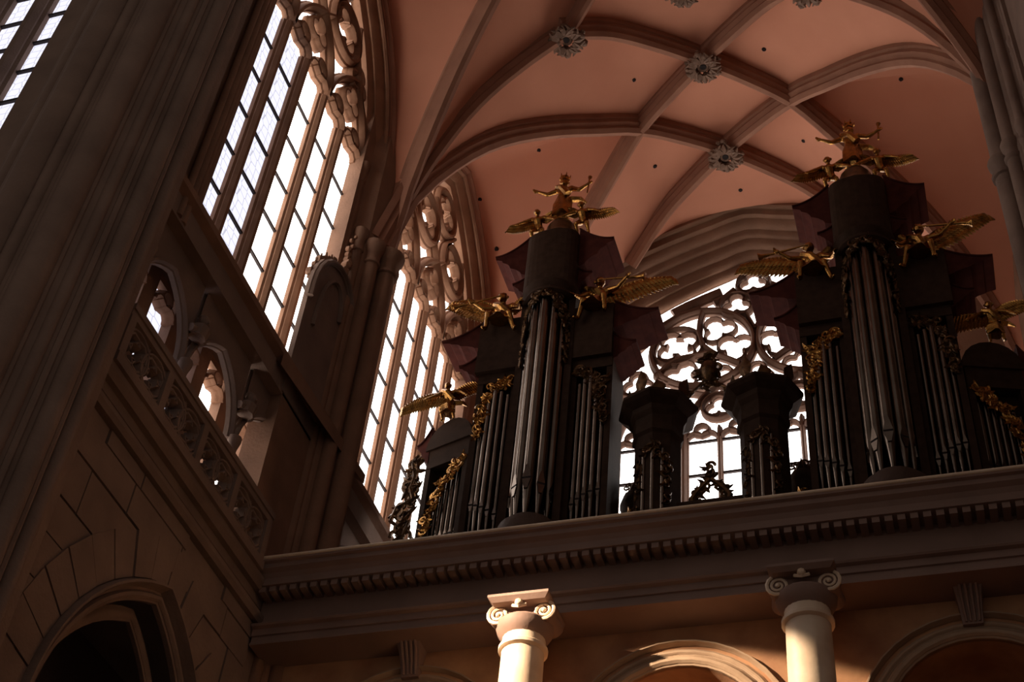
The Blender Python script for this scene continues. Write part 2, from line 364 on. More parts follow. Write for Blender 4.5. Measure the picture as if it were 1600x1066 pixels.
# ------------------------------------------------------------------ triforium of the left wall
LH = HB
for bi, yc in enumerate((Y2, Y3)):
    y0, y1 = yc-2.75, yc+2.75
    mb = MB(); mb.box(-11.9, XF, yc-HB, yc+HB, 17.55, 18.1); mb.build('triforium_ceiling', 'stone_dark', wall_left)
    MB().box(-11.9, XF, yc-HB, yc+HB, 13.9, 14.2).build('triforium_floor', 'stone_dark', wall_left)
    # back wall with a row of small windows
    wn = empty('window_%d' % (5+bi)); struct(wn, ['row of small passage windows behind the near balustrade', 'row of small passage windows low beside the organ gallery'][bi])
    xb = -10.8; bays = [yc-2.0+.9*k for k in range(5)]
    mb = MB(); mb.box(xb-.3, xb, yc-HB, yc+HB, 14.2, 15.2); mb.box(xb-.3, xb, yc-HB, bays[0]-.33, 15.2, 17.6); mb.box(xb-.3, xb, bays[-1]+.33, yc+HB, 15.2, 17.6)
    for k in range(4): mb.box(xb-.3, xb, bays[k]+.3, bays[k+1]-.3, 15.2, 17.6)
    mb.build('passage_wall', 'stone', wn)
    Pb = lambda a, b, c: (xb-.12+c, a, b)
    for k, c in enumerate(bays):
        m = MB(); bar2d(m, trefoil_head(c, 16.95, .3, 5), .10, .16, Pb); m.box(xb-.25, xb-.05, c-.3, c+.3, 17.42, 17.6); m.build('light_head', 'tracery', wn, True)
        MB().box(xb-.2, xb-.19, c-.3, c+.3, 15.2, 16.4).build('pane', 'glass_dim_sky' if (k < 3 and bi == 0) else 'glass', wn)
        MB().box(xb-.2, xb-.19, c-.3, c+.3, 16.44, 17.55).build('pane', 'glass_dim_sky' if (k < 3 and bi == 0) else 'glass', wn)
        MB().box(xb-.2, xb-.15, c-.3, c+.3, 16.4, 16.44).build('saddle_bar', 'iron', wn)
    # front arcade of little columns and cusped arches
    ar = struct(empty('trim_%d' % (5+bi)), ['dark cusped triforium arcade below the near side window', 'dark triforium arcade beside the organ gallery under the far side window'][bi])
    Pa = lambda a, b, c: (XF-.28+c, a, b)
    cols = [yc-2.62+1.747*k for k in range(4)]
    for k in range(3):
        c = (cols[k]+cols[k+1])/2; m = MB()
        path = pointed(c, 15.95, .82, 1.15, 8); bar2d(m, path, .12, .12, Pa)
        # spandrel plate above the cusped head
        top = [(a, 17.6) for a, b in path]
        m.loft([[Pa(a, b, .07) for a, b in path], [Pa(a, b, .07) for a, b in top]], False, False)
        m.loft([[Pa(a, b, .0) for a, b in path], [Pa(a, b, .0) for a, b in top]], False, False)
        m.build('arch_head', 'stone_dark', ar, True)
    for c in cols:
        m = MB(); x = XF-.15
        m.lathe([(.10, 14.2), (.10, 14.35), (.075, 14.42), (.07, 14.5), (.07, 15.6), (.085, 15.63), (.07, 15.67), (.075, 15.75), (.11, 15.9), (.11, 15.98)], x, c, 10)
        m.build('colonnette', 'stone_dark', ar, True)
    # carved portrait busts set between the arches
    for c in cols[:3]:
        m = MB(); x = XF-.12; zc_ = 16.62
        m.ball((x+.06, c, zc_+.16), .10, 8, 1.15); m.tube([(x+.02, c, zc_-.15), (x+.04, c, zc_+.02), (x+.05, c, zc_+.12)], [.14, .16, .06], 8)
        m.tube([(x, c-.2, zc_-.1), (x+.03, c, zc_-.02), (x, c+.2, zc_-.1)], [.07, .1, .07], 7); m.ball((x+.15, c, zc_+.14), .03, 6); m.ball((x+.03, c, zc_+.24), .09, 8, .7)
        m.build('portrait_bust', 'stone_dark', ar, True)
    bl = empty('triforium_balustrade', (0, 0, 0), ['pierced stone balustrade running below the near triforium arcade', 'short stretch of stone balustrade left of the organ gallery'][bi], 'balustrade')
    x0, x1 = XF+.02, XF+.16; yb0, yb1 = (11.05, 15.75) if bi == 0 else (yc-2.55, yc+2.5)
    m = MB(); m.box(x0-.05, x1+.05, yb0, yb1, 15.18, 15.28); m.box(x0-.02, x1+.02, yb0, yb1, 15.08, 15.18); m.build('hand_rail', 'stone_dark', bl)
    m = MB(); m.box(x0-.02, x1+.06, yb0, yb1, 14.22, 14.38); m.build('base_rail', 'stone_dark', bl)
    Pc = lambda a, b, c: (x0+c, a, b)
    posts = [yb0+.08+k*(yb1-yb0-.16)/4 for k in range(5)]
    for k, y in enumerate(posts): MB().box(x0-.02, x1+.03, y-.07, y+.07, 14.38, 15.08).build('post', 'stone_dark', bl)
    for k in range(4):
        a0, a1 = posts[k]+.07, posts[k+1]-.07; c = (a0+a1)/2; m = MB(); h = (a1-a0)/4
        for s in (-1, 1):
            cc = c+s*h; bar2d(m, foil(cc, 14.73, .135, .145, 4, 45, 125, 5), .10, .12, Pc, True)
            bar2d(m, arc(cc, 14.73, .325, 0, 340, 17), .09, .13, Pc, True)
            for t in (-1, 1):
                bar2d(m, [(cc-h, 14.73+t*.34), (cc-.2, 14.73+t*.2)], .12, .11, Pc); bar2d(m, [(cc+h, 14.73+t*.34), (cc+.2, 14.73+t*.2)], .12, .11, Pc)
        m.build('pierced_panel', 'stone_dark', bl, True)

# string courses below the balustrade
for z, d, hgt in [(14.05, .16, .17), (13.62, .10, .14)]:
    MB().loft([[(XF-.1, y, z), (XF+d*.6, y, z), (XF+d, y, z+hgt*.5), (XF+d, y, z+hgt), (XF-.1, y, z+hgt+.04)] for y in (10.6, YE)]).build('string_course', 'stone_dark', wall_left)
# lower wall of big ashlar blocks round an arcade arch
AC, AH, AZ, AR = 13.85, 1.85, 9.6, 2.75
MB().box(XF-.6, XF-.07, 10.4, AC-AH-.05, 4, 13.9).build('wall_core', 'stone_dark', wall_left)
MB().box(XF-.6, XF-.07, AC+AH+.05, YE, 4, 13.9).build('wall_core', 'stone_dark', wall_left)
ex = lambda d, n=14: pointed(AC, AZ, AH+d, AR+d, n)
mb = MB(); pin = ex(.05, 10); mb.loft([[(XF-.07, y, z) for y, z in pin], [(XF-.07, y, 13.9) for y, z in pin]], False, False); mb.build('wall_core', 'stone_dark', wall_left)
rng = random.Random(3)
po, pi_ = ex(.92, 9), ex(.28, 9)
for i in range(len(po)-1):                           # voussoirs
    def lp(a, b, t): return (a[0]+(b[0]-a[0])*t, a[1]+(b[1]-a[1])*t)
    q = [lp(po[i], po[i+1], .03), lp(po[i], po[i+1], .97), lp(pi_[i], pi_[i+1], .97), lp(pi_[i], pi_[i+1], .03)]
    dx = rng.uniform(.0, .025)
    MB().loft([[(XF-.08, y, z) for y, z in q], [(XF+.0+dx, y, z) for y, z in q]]).build('voussoir', 'stone_dark', wall_left)
zc = 8.6; row = 0
while zc < 13.55:
    hgt = [.62, .55, .7, .5][row % 4]; z1 = min(zc+hgt, 13.6); zm = (zc+z1)/2
    hw = 0
    for (y, z) in ex(.6, 20):
        if z >= zm: hw = max(hw, abs(y-AC))
    for a, b in ([(10.4, AC-hw), (AC+hw, 16.25)] if hw > 0 else [(10.4, 16.25)]):
        y = a+(rng.uniform(.2, .9) if row % 2 else 0); ed = [a]
        while y < b-.5:
            if y > a+.3: ed.append(y)
            y += rng.uniform(.8, 1.5)
        ed.append(b)
        for p, q in zip(ed, ed[1:]):
            g = .014; dx = rng.uniform(-.012, .02)
            MB().add([(XF-.08, p+g, zc+g), (XF-.08, q-g, zc+g), (XF-.08, q-g, z1-g), (XF-.08, p+g, z1-g), (XF+dx-.015, p+g, zc+g), (XF+dx-.015, q-g, zc+g), (XF+dx-.015, q-g, z1-g), (XF+dx-.015, p+g, z1-g)],
                     [(4, 5, 6, 7), (0, 1, 5, 4), (1, 2, 6, 5), (2, 3, 7, 6), (3, 0, 4, 7)]).build('stone', 'stone_dark', wall_left)
    zc = z1; row += 1
# mouldings of the arcade arch
Pw = lambda a, b, c: (XF-.12+c, a, b)
for d, wd, dp in [(.22, .12, .22), (.06, .16, .10), (-.16, .2, -.08)]:
    m = MB(); bar2d(m, [(AC-AH-d, 6)]+ex(d)+[(AC+AH+d, 6)], wd, max(dp, .06), (lambda a, b, c, q=dp: (XF-.12+c+(q if q < 0 else 0)*4, a, b))); m.build('arch_moulding', 'stone_dark', wall_left, True)
MB().box(XF-2.4, XF-2.2, 8, 19, 0, 13).build('aisle_back', 'stone_dark', wall_left)
MB().box(XF-2.4, XF-.5, 8, 19, 13, 13.3).build('aisle_light_stop', 'stone_dark', wall_left)  # slab added to keep window light off the aisle back

# ------------------------------------------------------------------ wall pier between the two windows, with shafts
def shaft(parent, x, y, r, z0, z1, cap=True, m='stone', ring=False):
    pr = [(r, z0), (r, z1-.62)]
    if cap: pr += [(r*1.25, z1-.60), (r*1.3, z1-.55), (r*1.05, z1-.50), (r*1.1, z1-.3), (r*1.55, z1-.14), (r*1.65, z1-.10), (r*1.65, z1)]
    if ring: pr += [(r*1.0, z1-.55), (r*1.22, z1-.52), (r*1.28, z1-.46), (r*1.0, z1-.40), (r*1.02, z1-.25), (r*1.3, z1-.18), (r*1.4, z1-.08), (r*1.2, z1), (r*.95, z1+.05), (r*.95, z1+6)]
    return MB().lathe(pr, x, y, 14).build('shaft', m, parent, True)
def wall_pier(label, x, sgn, yc, zc, num, mt='stone', ring=False):
    e = struct(empty('trim_%d' % num), label)
    f = lambda d: x+sgn*d
    pts = [(f(-1.0), yc-.95), (f(-.35), yc-.95), (f(-.30), yc-.72), (f(-.05), yc-.55), (f(.08), yc-.25), (f(.12), yc), (f(.08), yc+.25), (f(-.05), yc+.55), (f(-.30), yc+.72), (f(-.35), yc+.95), (f(-1.0), yc+.95)]
    MB().loft([[(a, b, z) for a, b in pts] for z in (0, 31)]).build('core', mt, e)
    shaft(e, f(.22), yc, .19, 0, zc, not ring, mt, ring)
    for s in (-1, 1):
        shaft(e, f(.05), yc+s*.37, .14, 0, zc+.0, not ring, mt, ring); shaft(e, f(-.18), yc+s*.62, .10, 0, zc+.2, not ring, mt, ring); shaft(e, f(-.38), yc+s*.80, .08, 0, 25.2, not ring, mt, ring)
    return e
wall_pier('bundled stone shafts with capitals between the two tall left windows', XF+.15, 1, YP, 23.0, 1)
wall_pier('pale-edged bundled shafts with ringed capitals at the right edge', XC+5.98, -1, YP, 22.7, 2, 'stone_dark', True)
wall_pier('shadowed corner shafts behind the left organ case', XF+.15, 1, YE-.1, 22.9, 3)
wall_pier('shadowed corner shafts behind the right organ case', XC+6.2, -1, YE-.1, 22.9, 4)

# blind panel with rounded top and crocketed cresting in front of the last light
pn = struct(empty('trim_8'), 'dark round-topped stone panel with crocketed cresting beside the near window')
ya, yb, xz = 15.3, 16.85, XF+.02
body = [(ya, 17.6)]+[(ya, 19.9)]+[( (ya+yb)/2-(yb-ya)/2*math.cos(PI*i/12), 20.2+.95*math.sin(PI*i/12)+.6*i/12) for i in range(13)]+[(yb, 17.6)]
MB().loft([[(x, y, z) for y, z in body] for x in (xz-.10, xz)]).build('slab', 'stone_dark', pn)
m = MB(); bar2d(m, body[1:-1], .14, .1, lambda a, b, c: (xz+c, a, b)); m.build('arched_moulding', 'stone_dark', pn, True)
m = MB(); bar2d(m, [(ya+.35+(y-ya)*(yb-ya-.7)/(yb-ya), z-.4) for y, z in body[1:-1]], .08, .07, lambda a, b, c: (xz+c, a, b)); m.build('inner_moulding', 'stone_dark', pn, True)
for i in range(3, 15):
    y, z = body[i]; m = MB(); rr = .07+.03*(i % 2)
    m.ball((xz-.1, y, z+.1), rr, 6); m.ball((xz-.06, y+.05, z+.18), rr*.75, 6); m.tube([(xz-.1, y, z-.05), (xz-.1, y, z+.12), (xz-.05, y-.06, z+.22)], [.05, .04, .015], 5)
    m.build('crocket', 'stone', pn, True)
m = MB()
for k in range(9):
    z = 21.7+.14*k; m.ball((xz-.05+random.uniform(-.05, .05), 16.45+random.uniform(-.12, .12)*(1-k/10), z), .12*(1-k/12), 6)
m.build('finial', 'tracery', pn, True)
# sloped weathering ledge below the panel, leading to the pier
MB().add([(XF+.12, 14.9, 18.15), (XF+.3, 16.4, 18.0), (XF+.42, 18.0, 17.9), (XF+.42, 18.0, 17.7), (XF+.3, 16.4, 17.7), (XF+.12, 14.9, 17.8), (XF-.3, 14.9, 18.3), (XF-.3, 18, 18.3)],
         [(0, 1, 4, 5), (1, 2, 3, 4), (0, 6, 7, 2, 1), (5, 4, 3, 7, 6)]).build('weathering_ledge', 'stone', pn)
MB().box(XF-.5, XF+.0, 15.35, 16.6, 14.2, 17.8).build('plinth', 'stone', pn)

# ------------------------------------------------------------------ crossing pier at the left
cp = struct(empty('trim_7'), 'huge dark bundled crossing pier filling the left edge')
core = [(-9.62, 10.7), (-9.48, 10.0), (-9.66, 9.55), (-9.9, 9.2), (-10.3, 8.95), (-10.7, 9.0), (-11.1, 9.2), (-11.5, 9.5), (-11.9, 9.8), (-12.4, 10.25), (-12.7, 10.7), (-12.4, 11.6), (-10.4, 11.3)]
MB().loft([[(x, y, z) for x, y in core] for z in (0, 42)]).build('core', 'stone_dark', cp)
for x, y, r in [(-9.52, 10.32, .10), (-9.5, 9.92, .13), (-9.7, 9.55, .09), (-9.95, 9.22, .20), (-10.25, 9.02, .09), (-10.52, 8.98, .22), (-10.85, 9.06, .09), (-11.12, 9.25, .17), (-11.45, 9.48, .09), (-11.75, 9.7, .14), (-12.1, 9.98, .09), (-12.42, 10.28, .12)]:
    MB().lathe([(r, 0), (r, 42)], x, y, 14).build('shaft', 'stone_dark', cp, True)
for x, y in [(-9.5, 10.12), (-9.6, 9.7), (-9.8, 9.36), (-10.1, 9.1), (-10.7, 8.99), (-10.98, 9.13), (-11.3, 9.36), (-11.6, 9.58), (-11.92, 9.83)]:
    MB().lathe([(.05, 0), (.05, 42)], x, y, 8).build('fillet', 'stone_dark', cp, True)

# nave clerestory window beyond the pier
YN = 11.6
w1 = empty('window_1'); struct(w1, 'corner of a tall clerestory window at top left')
zb = [21.3+.97*k for k in range(12)]
for c0, c1 in [(-15.12, -14.42), (-16.2, -15.5), (-17.3, -16.6)]:
    for k in range(11):
        if k == 0 and c1 > -14.5:
            MB().add([(c0, YN, 21.3), (c1-.28, YN, 21.3), (c1, YN, 21.75), (c1, YN, zb[1]-.02), (c0, YN, zb[1]-.02)], [(0, 1, 2, 3, 4)]).build('pane', 'glass_dim_sky', w1)
        else: MB().box(c0, c1, YN, YN+.01, zb[k]+.0, zb[k+1]-.0).build('pane', 'glass_dim_sky', w1)
        MB().box(c0, c1, YN-.06, YN, zb[k+1]-.03, zb[k+1]+.03).build('saddle_bar', 'iron', w1)
for c in (-15.31, -16.4, -17.5):
    m = MB(); bar2d(m, [(c, 20.9), (c, 33)], .42, .3, lambda a, b, cc: (a, YN-cc, b)); m.build('mullion', 'stone_dark', w1)
MB().box(-14.41, -12.5, YN-.3, YN+.4, 10, 34).build('jamb', 'stone_dark', w1)
MB().add([(-20, YN+.1, 21.3), (-14.4, YN+.1, 21.3), (-14.4, YN-.3, 20.75), (-20, YN-.3, 20.75), (-14.4, YN-.3, 10), (-20, YN-.3, 10)], [(0, 1, 2, 3), (3, 2, 4, 5)]).build('wall_below', 'stone_dark', w1)

# ------------------------------------------------------------------ end wall and its window
YW = 26.0
wall_end = empty('wall_end'); struct(wall_end, 'end wall of the transept behind the organ')
def end_open(d, z0=15.0, n=16):
    # flat pointed arch
    T = [(0, 30.55), (.66, 30.32), (1.64, 29.92), (2.61, 29.40), (3.25, 28.85), (3.55, 28.2), (3.66, 27.4), (3.70, 26.4)]
    xs = [0, .3, .66, 1.1, 1.64, 2.1, 2.61, 2.95, 3.25, 3.45, 3.55, 3.62, 3.66, 3.69, 3.70]
    s = 1+d/3.7
    half = [(x*s, smooth_table(T, x)+d*.85) for x in xs]
    left = [(XC-x, z) for x, z in reversed(half)]
    return [(left[0][0], z0)]+left+[(2*XC-x, z) for x, z in reversed(left[:-1])]+[(2*XC-left[0][0], z0)]
SPL = [(1.35, YE), (1.30, YE+.06), (1.36, YE+.16), (1.14, YE+.22), (1.10, YE+.30), (1.12, YE+.36), (1.0, YE+.42), (.90, YE+.58), (.93, YE+.66), (.80, YE+.72), (.74, YE+.80), (.76, YE+.88), (.62, YE+.94), (.52, YE+1.1), (.55, YE+1.18), (.42, YE+1.24), (.30, YE+1.36), (.32, YE+1.44), (.15, YE+1.5), (.05, YE+1.62), (.02, YW+.15)]
SPL = [(d*.72, y) for d, y in SPL]
mb = MB(); mb.loft([[(x, y, z) for x, z in end_open(d)] for d, y in SPL], False, False); mb.build('splayed_archivolt', 'stone', wall_end, True)
ip = end_open(.97); op = [(XC+6.8*(1 if x > XC else -1) if z < 27 else XC+(x-XC)*1.5, z if z < 27 else max(z, 33.0)) for x, z in ip]
mb = MB(); mb.loft([[(x, YE, z) for x, z in ip], [(x, YE, z) for x, z in op]], False, False); mb.build('wall_face', 'stone', wall_end)

win = empty('window_4'); struct(win, 'great traceried end window between the organ cases')
P4 = lambda a, b, c: (a, YW-c, b)
def mir(path): return [(2*XC-x, z) for x, z in path]
for x, wd in [(-5.55, .2), (-4.69, .13), (-3.7, .3), (-2.71, .13), (-1.85, .2), (-6.42, .13), (-.98, .13), (-7.25, .2), (-.15, .2)]:
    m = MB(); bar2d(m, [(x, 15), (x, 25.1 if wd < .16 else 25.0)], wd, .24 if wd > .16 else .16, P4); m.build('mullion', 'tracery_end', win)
m = MB()
for c in (-5.12, -4.26, -6.85, -5.99):
    for cc in (c, 2*XC-c): bar2d(m, trefoil_head(cc, 24.75, .40), .10, .14, P4)
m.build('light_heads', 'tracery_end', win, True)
m = MB()
for c in (-4.69, -6.42):
    for cc in (c, 2*XC-c):
        bar2d(m, pointed(cc, 24.75, .86, 1.75, 10), .15, .2, P4); bar2d(m, foil(cc, 25.78, .16, .19, 3, 90), .10, .12, P4, True)
        bar2d(m, arc(cc, 25.78, .42, 0, 340, 17), .10, .16, P4, True)
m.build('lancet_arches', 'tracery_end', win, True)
for sgn in (0, 1):
    T = mir if sgn else (lambda p: p)
    m = MB()
    bar2d(m, T(arc(-5.08, 27.86, 1.33, 0, 352.5, 47)), .19, .22, P4, True)      # great wheel
    bar2d(m, T([(-7.3, 27.5), (-6.9, 28.05), (-6.59, 28.40), (-6.14, 28.84), (-5.66, 29.15), (-5.08, 29.26)]), .19, .22, P4)
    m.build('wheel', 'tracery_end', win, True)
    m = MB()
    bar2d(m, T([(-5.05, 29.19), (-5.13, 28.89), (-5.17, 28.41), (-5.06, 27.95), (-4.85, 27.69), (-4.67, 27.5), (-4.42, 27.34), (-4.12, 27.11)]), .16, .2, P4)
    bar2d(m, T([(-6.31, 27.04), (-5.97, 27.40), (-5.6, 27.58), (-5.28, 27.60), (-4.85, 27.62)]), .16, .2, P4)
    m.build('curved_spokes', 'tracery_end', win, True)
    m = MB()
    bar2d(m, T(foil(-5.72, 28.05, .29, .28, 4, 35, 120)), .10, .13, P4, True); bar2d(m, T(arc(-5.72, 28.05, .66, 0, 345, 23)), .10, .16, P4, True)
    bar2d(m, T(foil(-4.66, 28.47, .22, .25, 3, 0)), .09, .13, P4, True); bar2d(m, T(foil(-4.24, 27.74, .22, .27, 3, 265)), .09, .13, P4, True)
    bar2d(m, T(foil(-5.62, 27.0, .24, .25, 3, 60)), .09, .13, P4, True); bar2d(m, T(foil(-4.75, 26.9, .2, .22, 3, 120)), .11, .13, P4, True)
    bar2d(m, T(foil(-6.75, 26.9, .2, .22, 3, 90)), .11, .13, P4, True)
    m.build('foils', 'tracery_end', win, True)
    m = MB()
    bar2d(m, T(foil(-4.16, 29.26, .20, .19, 3, 90)), .08, .13, P4, True); bar2d(m, T(arc(-4.16, 29.26, .44, 0, 340, 17)), .11, .18, P4, True)
    bar2d(m, T([(-3.5, 28.85), (-3.62, 28.5), (-3.72, 28.25)]), .12, .18, P4)
    bar2d(m, T([(-7.2, 26.6), (-6.7, 26.3), (-6.42, 26.5), (-6.1, 26.3), (-5.55, 26.4), (-5.0, 26.2), (-4.69, 26.5), (-4.3, 26.2), (-3.75, 26.4)]), .12, .18, P4)
    bar2d(m, T([(-5.85, 29.30), (-5.45, 29.50), (-5.0, 29.68), (-4.55, 29.84)]), .40, .2, P4)
    bar2d(m, T([(-4.75, 29.45), (-4.45, 29.62), (-4.2, 29.85)]), .2, .18, P4)
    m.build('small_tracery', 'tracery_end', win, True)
m = MB(); bar2d(m, foil(XC, 30.02, .20, .19, 3, 90), .08, .13, P4, True); bar2d(m, arc(XC, 29.99, .44, 0, 340, 17), .11, .18, P4, True)
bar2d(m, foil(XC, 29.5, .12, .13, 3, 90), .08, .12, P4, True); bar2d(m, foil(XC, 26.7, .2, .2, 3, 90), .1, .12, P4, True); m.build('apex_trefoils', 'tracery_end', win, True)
p0 = None
zb4 = [15.2, 16.3, 17.4, 18.45, 19.5, 20.55, 21.6, 22.65, 23.70, 24.74]
b0 = None
for c in (-5.12, -4.2, -6.83, -5.98, -3.2, -2.28, -.57, -1.42):
    for i in range(len(zb4)-1):
        if p0 is None: p0 = MB().box(-.46, .46, YW+.02, YW+.03, 0, 1.055).build('pane', 'glass', win); p0.location = (c, 0, zb4[i])
        else: share(p0, win, loc=(c, 0, zb4[i]))
        if b0 is None: b0 = MB().box(-.46, .46, YW-.04, YW+.02, -.03, .03).build('saddle_bar', 'iron', win); b0.location = (c, 0, zb4[i+1])
        else: share(b0, win, loc=(c, 0, zb4[i+1]))
hp = [(x, max(z, 24.75)) for x, z in end_open(-.0, 24.75)]
MB().add([(x, YW+.04, z) for x, z in hp], [tuple(range(len(hp)))]).build('tracery_glass', 'glass', win)

# ------------------------------------------------------------------ right wall
wr = MB().box(XC+6.4, XC+7.2, 9, YE+.5, 0, 31.5).build('wall_right', 'stone_dark'); struct(wr, 'shadowed right wall of the transept')

# ------------------------------------------------------------------ organ gallery
YG = 16.3
gal = empty('organ_gallery', (XC, YG, 0), 'wide dark stone organ gallery with moulded cornice, dentils and arches', 'gallery')
def gbuild(m, name, mt, smooth=False, parent=None):
    o = m.build(name, mt, parent or gal, smooth)
    if parent is None: o.location = (-XC, -YG, 0)
    return o
GX0, GX1 = XF+.02, XC+6.38
def xprof(pr, x0=GX0, x1=GX1):
    return MB().loft([[(x, y, z) for y, z in pr] for x in (x0, x1)])
gbuild(xprof([(YE-.2, 14.6), (YE-.2, 14.84), (15.84, 14.46), (15.80, 14.43), (15.80, 14.38), (15.86, 14.36), (15.90, 14.28), (15.98, 14.24), (15.98, 14.18), (16.10, 14.16), (16.2, 14.16)][0:0]+
             [(17.2, 14.62), (15.90, 14.50), (15.80, 14.475), (15.80, 14.43), (15.85, 14.41), (15.86, 14.34), (15.93, 14.29), (15.97, 14.22), (15.97, 14.10), (16.12, 14.08), (17.2, 14.08)]), 'cornice', 'gallery')
gbuild(MB().tube([(GX0, 15.80, 14.49), (GX1, 15.80, 14.49)], .028, 8), 'lip_highlight', 'marble', True)  # pale bead added to paint the lit line along the cornice lip
gbuild(xprof([(YE-.2, 14.3), (YE-.2, 14.62), (17.0, 14.62), (17.0, 14.3)], GX0+.3), 'gallery_floor', 'gallery')
gbuild(xprof([(17.2, 14.1), (16.3, 14.1), (16.3, 13.52), (17.2, 13.52)]), 'frieze', 'gallery')
gbuild(xprof([(17.2, 13.54), (16.14, 13.54), (16.12, 13.52), (16.14, 13.49), (16.2, 13.47), (16.2, 13.36), (16.23, 13.35), (16.23, 13.26), (16.205, 13.24), (16.205, 13.20), (17.2, 13.20)]), 'architrave', 'gallery')
nd = 74; d0 = None
for k in range(nd):
    x = GX0+.12+k*(GX1-GX0-.2)/nd
    if d0 is None: d0 = gbuild(MB().box(-.052, .052, 16.0, 16.3, 14.0, 14.09), 'dentil', 'gallery'); d0.location = (x-XC, -YG, 0)
    else: share(d0, gal, loc=(x-XC, -YG, 0))
# wall with three arches under the gallery
YA = 16.85; ARX = [-7.65, -3.7, .25]
def semi(cx, r, z0=11.35, n=18): return [(cx+r*math.cos(PI-PI*i/n), z0+r*math.sin(PI-PI*i/n)) for i in range(n+1)]
edges = [GX0]+[(a+b)/2 for a, b in zip(ARX, ARX[1:])]+[GX1]
for i, cx in enumerate(ARX):
    p = semi(cx, 1.22); m = MB()
    o = [(edges[i] if x < cx else edges[i+1], z) for x, z in p]; 
    inner = [(p[0][0], 8)]+p+[(p[-1][0], 8)]
    outer = [(edges[i], 8)]+[(edges[i]+(edges[i+1]-edges[i])*min(1, max(0, (j-4)/(len(p)-9))), 13.26 if 4 <= j <= len(p)-5 else 11.35+(13.26-11.35)*min(j, len(p)-1-j)/4) for j in range(len(p))]+[(edges[i+1], 8)]
    m.loft([[(x, YA, z) for x, z in inner], [(x, YA, z) for x, z in outer]], False, False)
    gbuild(m, 'arch_wall', 'fresco')
    Pg = lambda a, b, c: (a, YA-c, b)
    for r, wd, dp in [(1.58, .07, .10), (1.44, .10, .05), (1.30, .16, .09)]:
        m = MB(); bar2d(m, [(cx-r, 8)]+semi(cx, r)+[(cx+r, 8)], wd, dp, Pg); gbuild(m, 'archivolt', 'archstone', True)
    m = MB(); m.loft([[(x, y, z) for x, z in [(p[0][0], 8)]+p+[(p[-1][0], 8)]] for y in (YA, YA+1.6)], False, False); gbuild(m, 'arch_soffit', 'fresco', True)
    if i != 1:
        m = MB()
        m.loft([[(cx-.19, y, z), (cx+.19, y, z), (cx+.19, YA+.1, z), (cx-.19, YA+.1, z)] if False else [(cx-q, y, z), (cx+q, y, z), (cx+q, YA+.05, z), (cx-q, YA+.05, z)] for q, y, z in [(.13, YA-.1, 12.75), (.14, YA-.14, 12.9), (.16, YA-.24, 13.1), (.19, YA-.36, 13.24), (.19, YA-.36, 13.27)]])
        k = gbuild(m, 'keystone', 'gallery')
        for q in (-.1, -.03, .04, .11):
            t = MB().tube([(cx+q*.8, YA-.12, 12.78), (cx+q*.9, YA-.18, 12.95), (cx+q, YA-.28, 13.12), (cx+q, YA-.375, 13.24)], [.018, .02, .024, .026], 6); t.build('flute', 'gallery', k, True)
gbuild(MB().box(GX0, GX1, YA+1.6, YA+1.8, 0, 14.2), 'back_wall', 'fresco')

# two ionic columns
def spiral_volute(m, cx, y, cz, r, sgn):
    pts = []; rad = []
    for i in range(34):
        t = i/33; a = PI/2-sgn*t*2*PI*2.4; rr = r*(1-t)*.92+.015
        pts.append((cx+rr*math.cos(a), y, cz+rr*math.sin(a))); rad.append(.028*(1-.55*t))
    m.tube(pts, rad, 6); m.ball((cx, y-.01, cz), .03, 8)
def column(x, label):
    e = empty('ionic_column', (x, 16.02, 0), label, 'column')
    MB().lathe([(.38, 0), (.38, .2), (.33, .25), (.335, 6), (.32, 9.5), (.295, 12.42), (.30, 12.46)], 0, 0, 28).build('shaft', 'marble', e, True)
    MB().lathe([(.30, 12.44), (.345, 12.47), (.345, 12.52), (.31, 12.55), (.30, 12.68)], 0, 0, 24).build('necking_ring', 'marble', e, True)
    MB().lathe([(.30, 12.66), (.36, 12.72), (.40, 12.80), (.41, 12.86), (.38, 12.90)], 0, 0, 20).build('echinus', 'gallery', e, True)
    MB().loft([[(-q, -q, z), (q, -q, z), (q, q, z), (-q, q, z)] for q, z in [(.38, 13.08), (.40, 13.10), (.44, 13.14), (.44, 13.18), (.42, 13.195)]]).build('abacus', 'gallery', e)
    for s in (-1, 1):
        m = MB(); m.lathe([(.001, -.02), (.15, -.02), (.16, .0), (.12, .2), (.16, .42), (.16, .44), (.001, .44)], 0, 0, 18)
        m.xform(Matrix.Translation((s*.33, .22, 12.97)) @ Matrix.Rotation(PI/2, 4, 'X') @ Matrix.Translation((0, 0, 0)))
        v = m.build('volute_bolster', 'gallery', e, True)
        m = MB(); spiral_volute(m, s*.33, -.235, 12.97, .16, s); m.build('volute_scroll', 'marble', v, True)
    MB().box(-.3, .3, -.2, .2, 12.9, 13.1).build('capital_cushion', 'gallery', e)
    m = MB()
    for k in range(5): m.ball(((k-2)*.1, -.30, 12.86), .04, 6, 1.3)
    m.build('egg_moulding', 'gallery', e, True)
    m = MB(); m.ball((0, -.36, 13.06), .06, 8); m.tube([(-.1, -.33, 13.04), (0, -.36, 13.0), (.1, -.33, 13.04)], .025, 5); m.build('flower', 'marble', e, True)
    return e
column(-5.68, 'sunlit marble column with scrolled capital left of the central arch')
column(-1.80, 'sunlit marble column with scrolled capital right of the central arch')

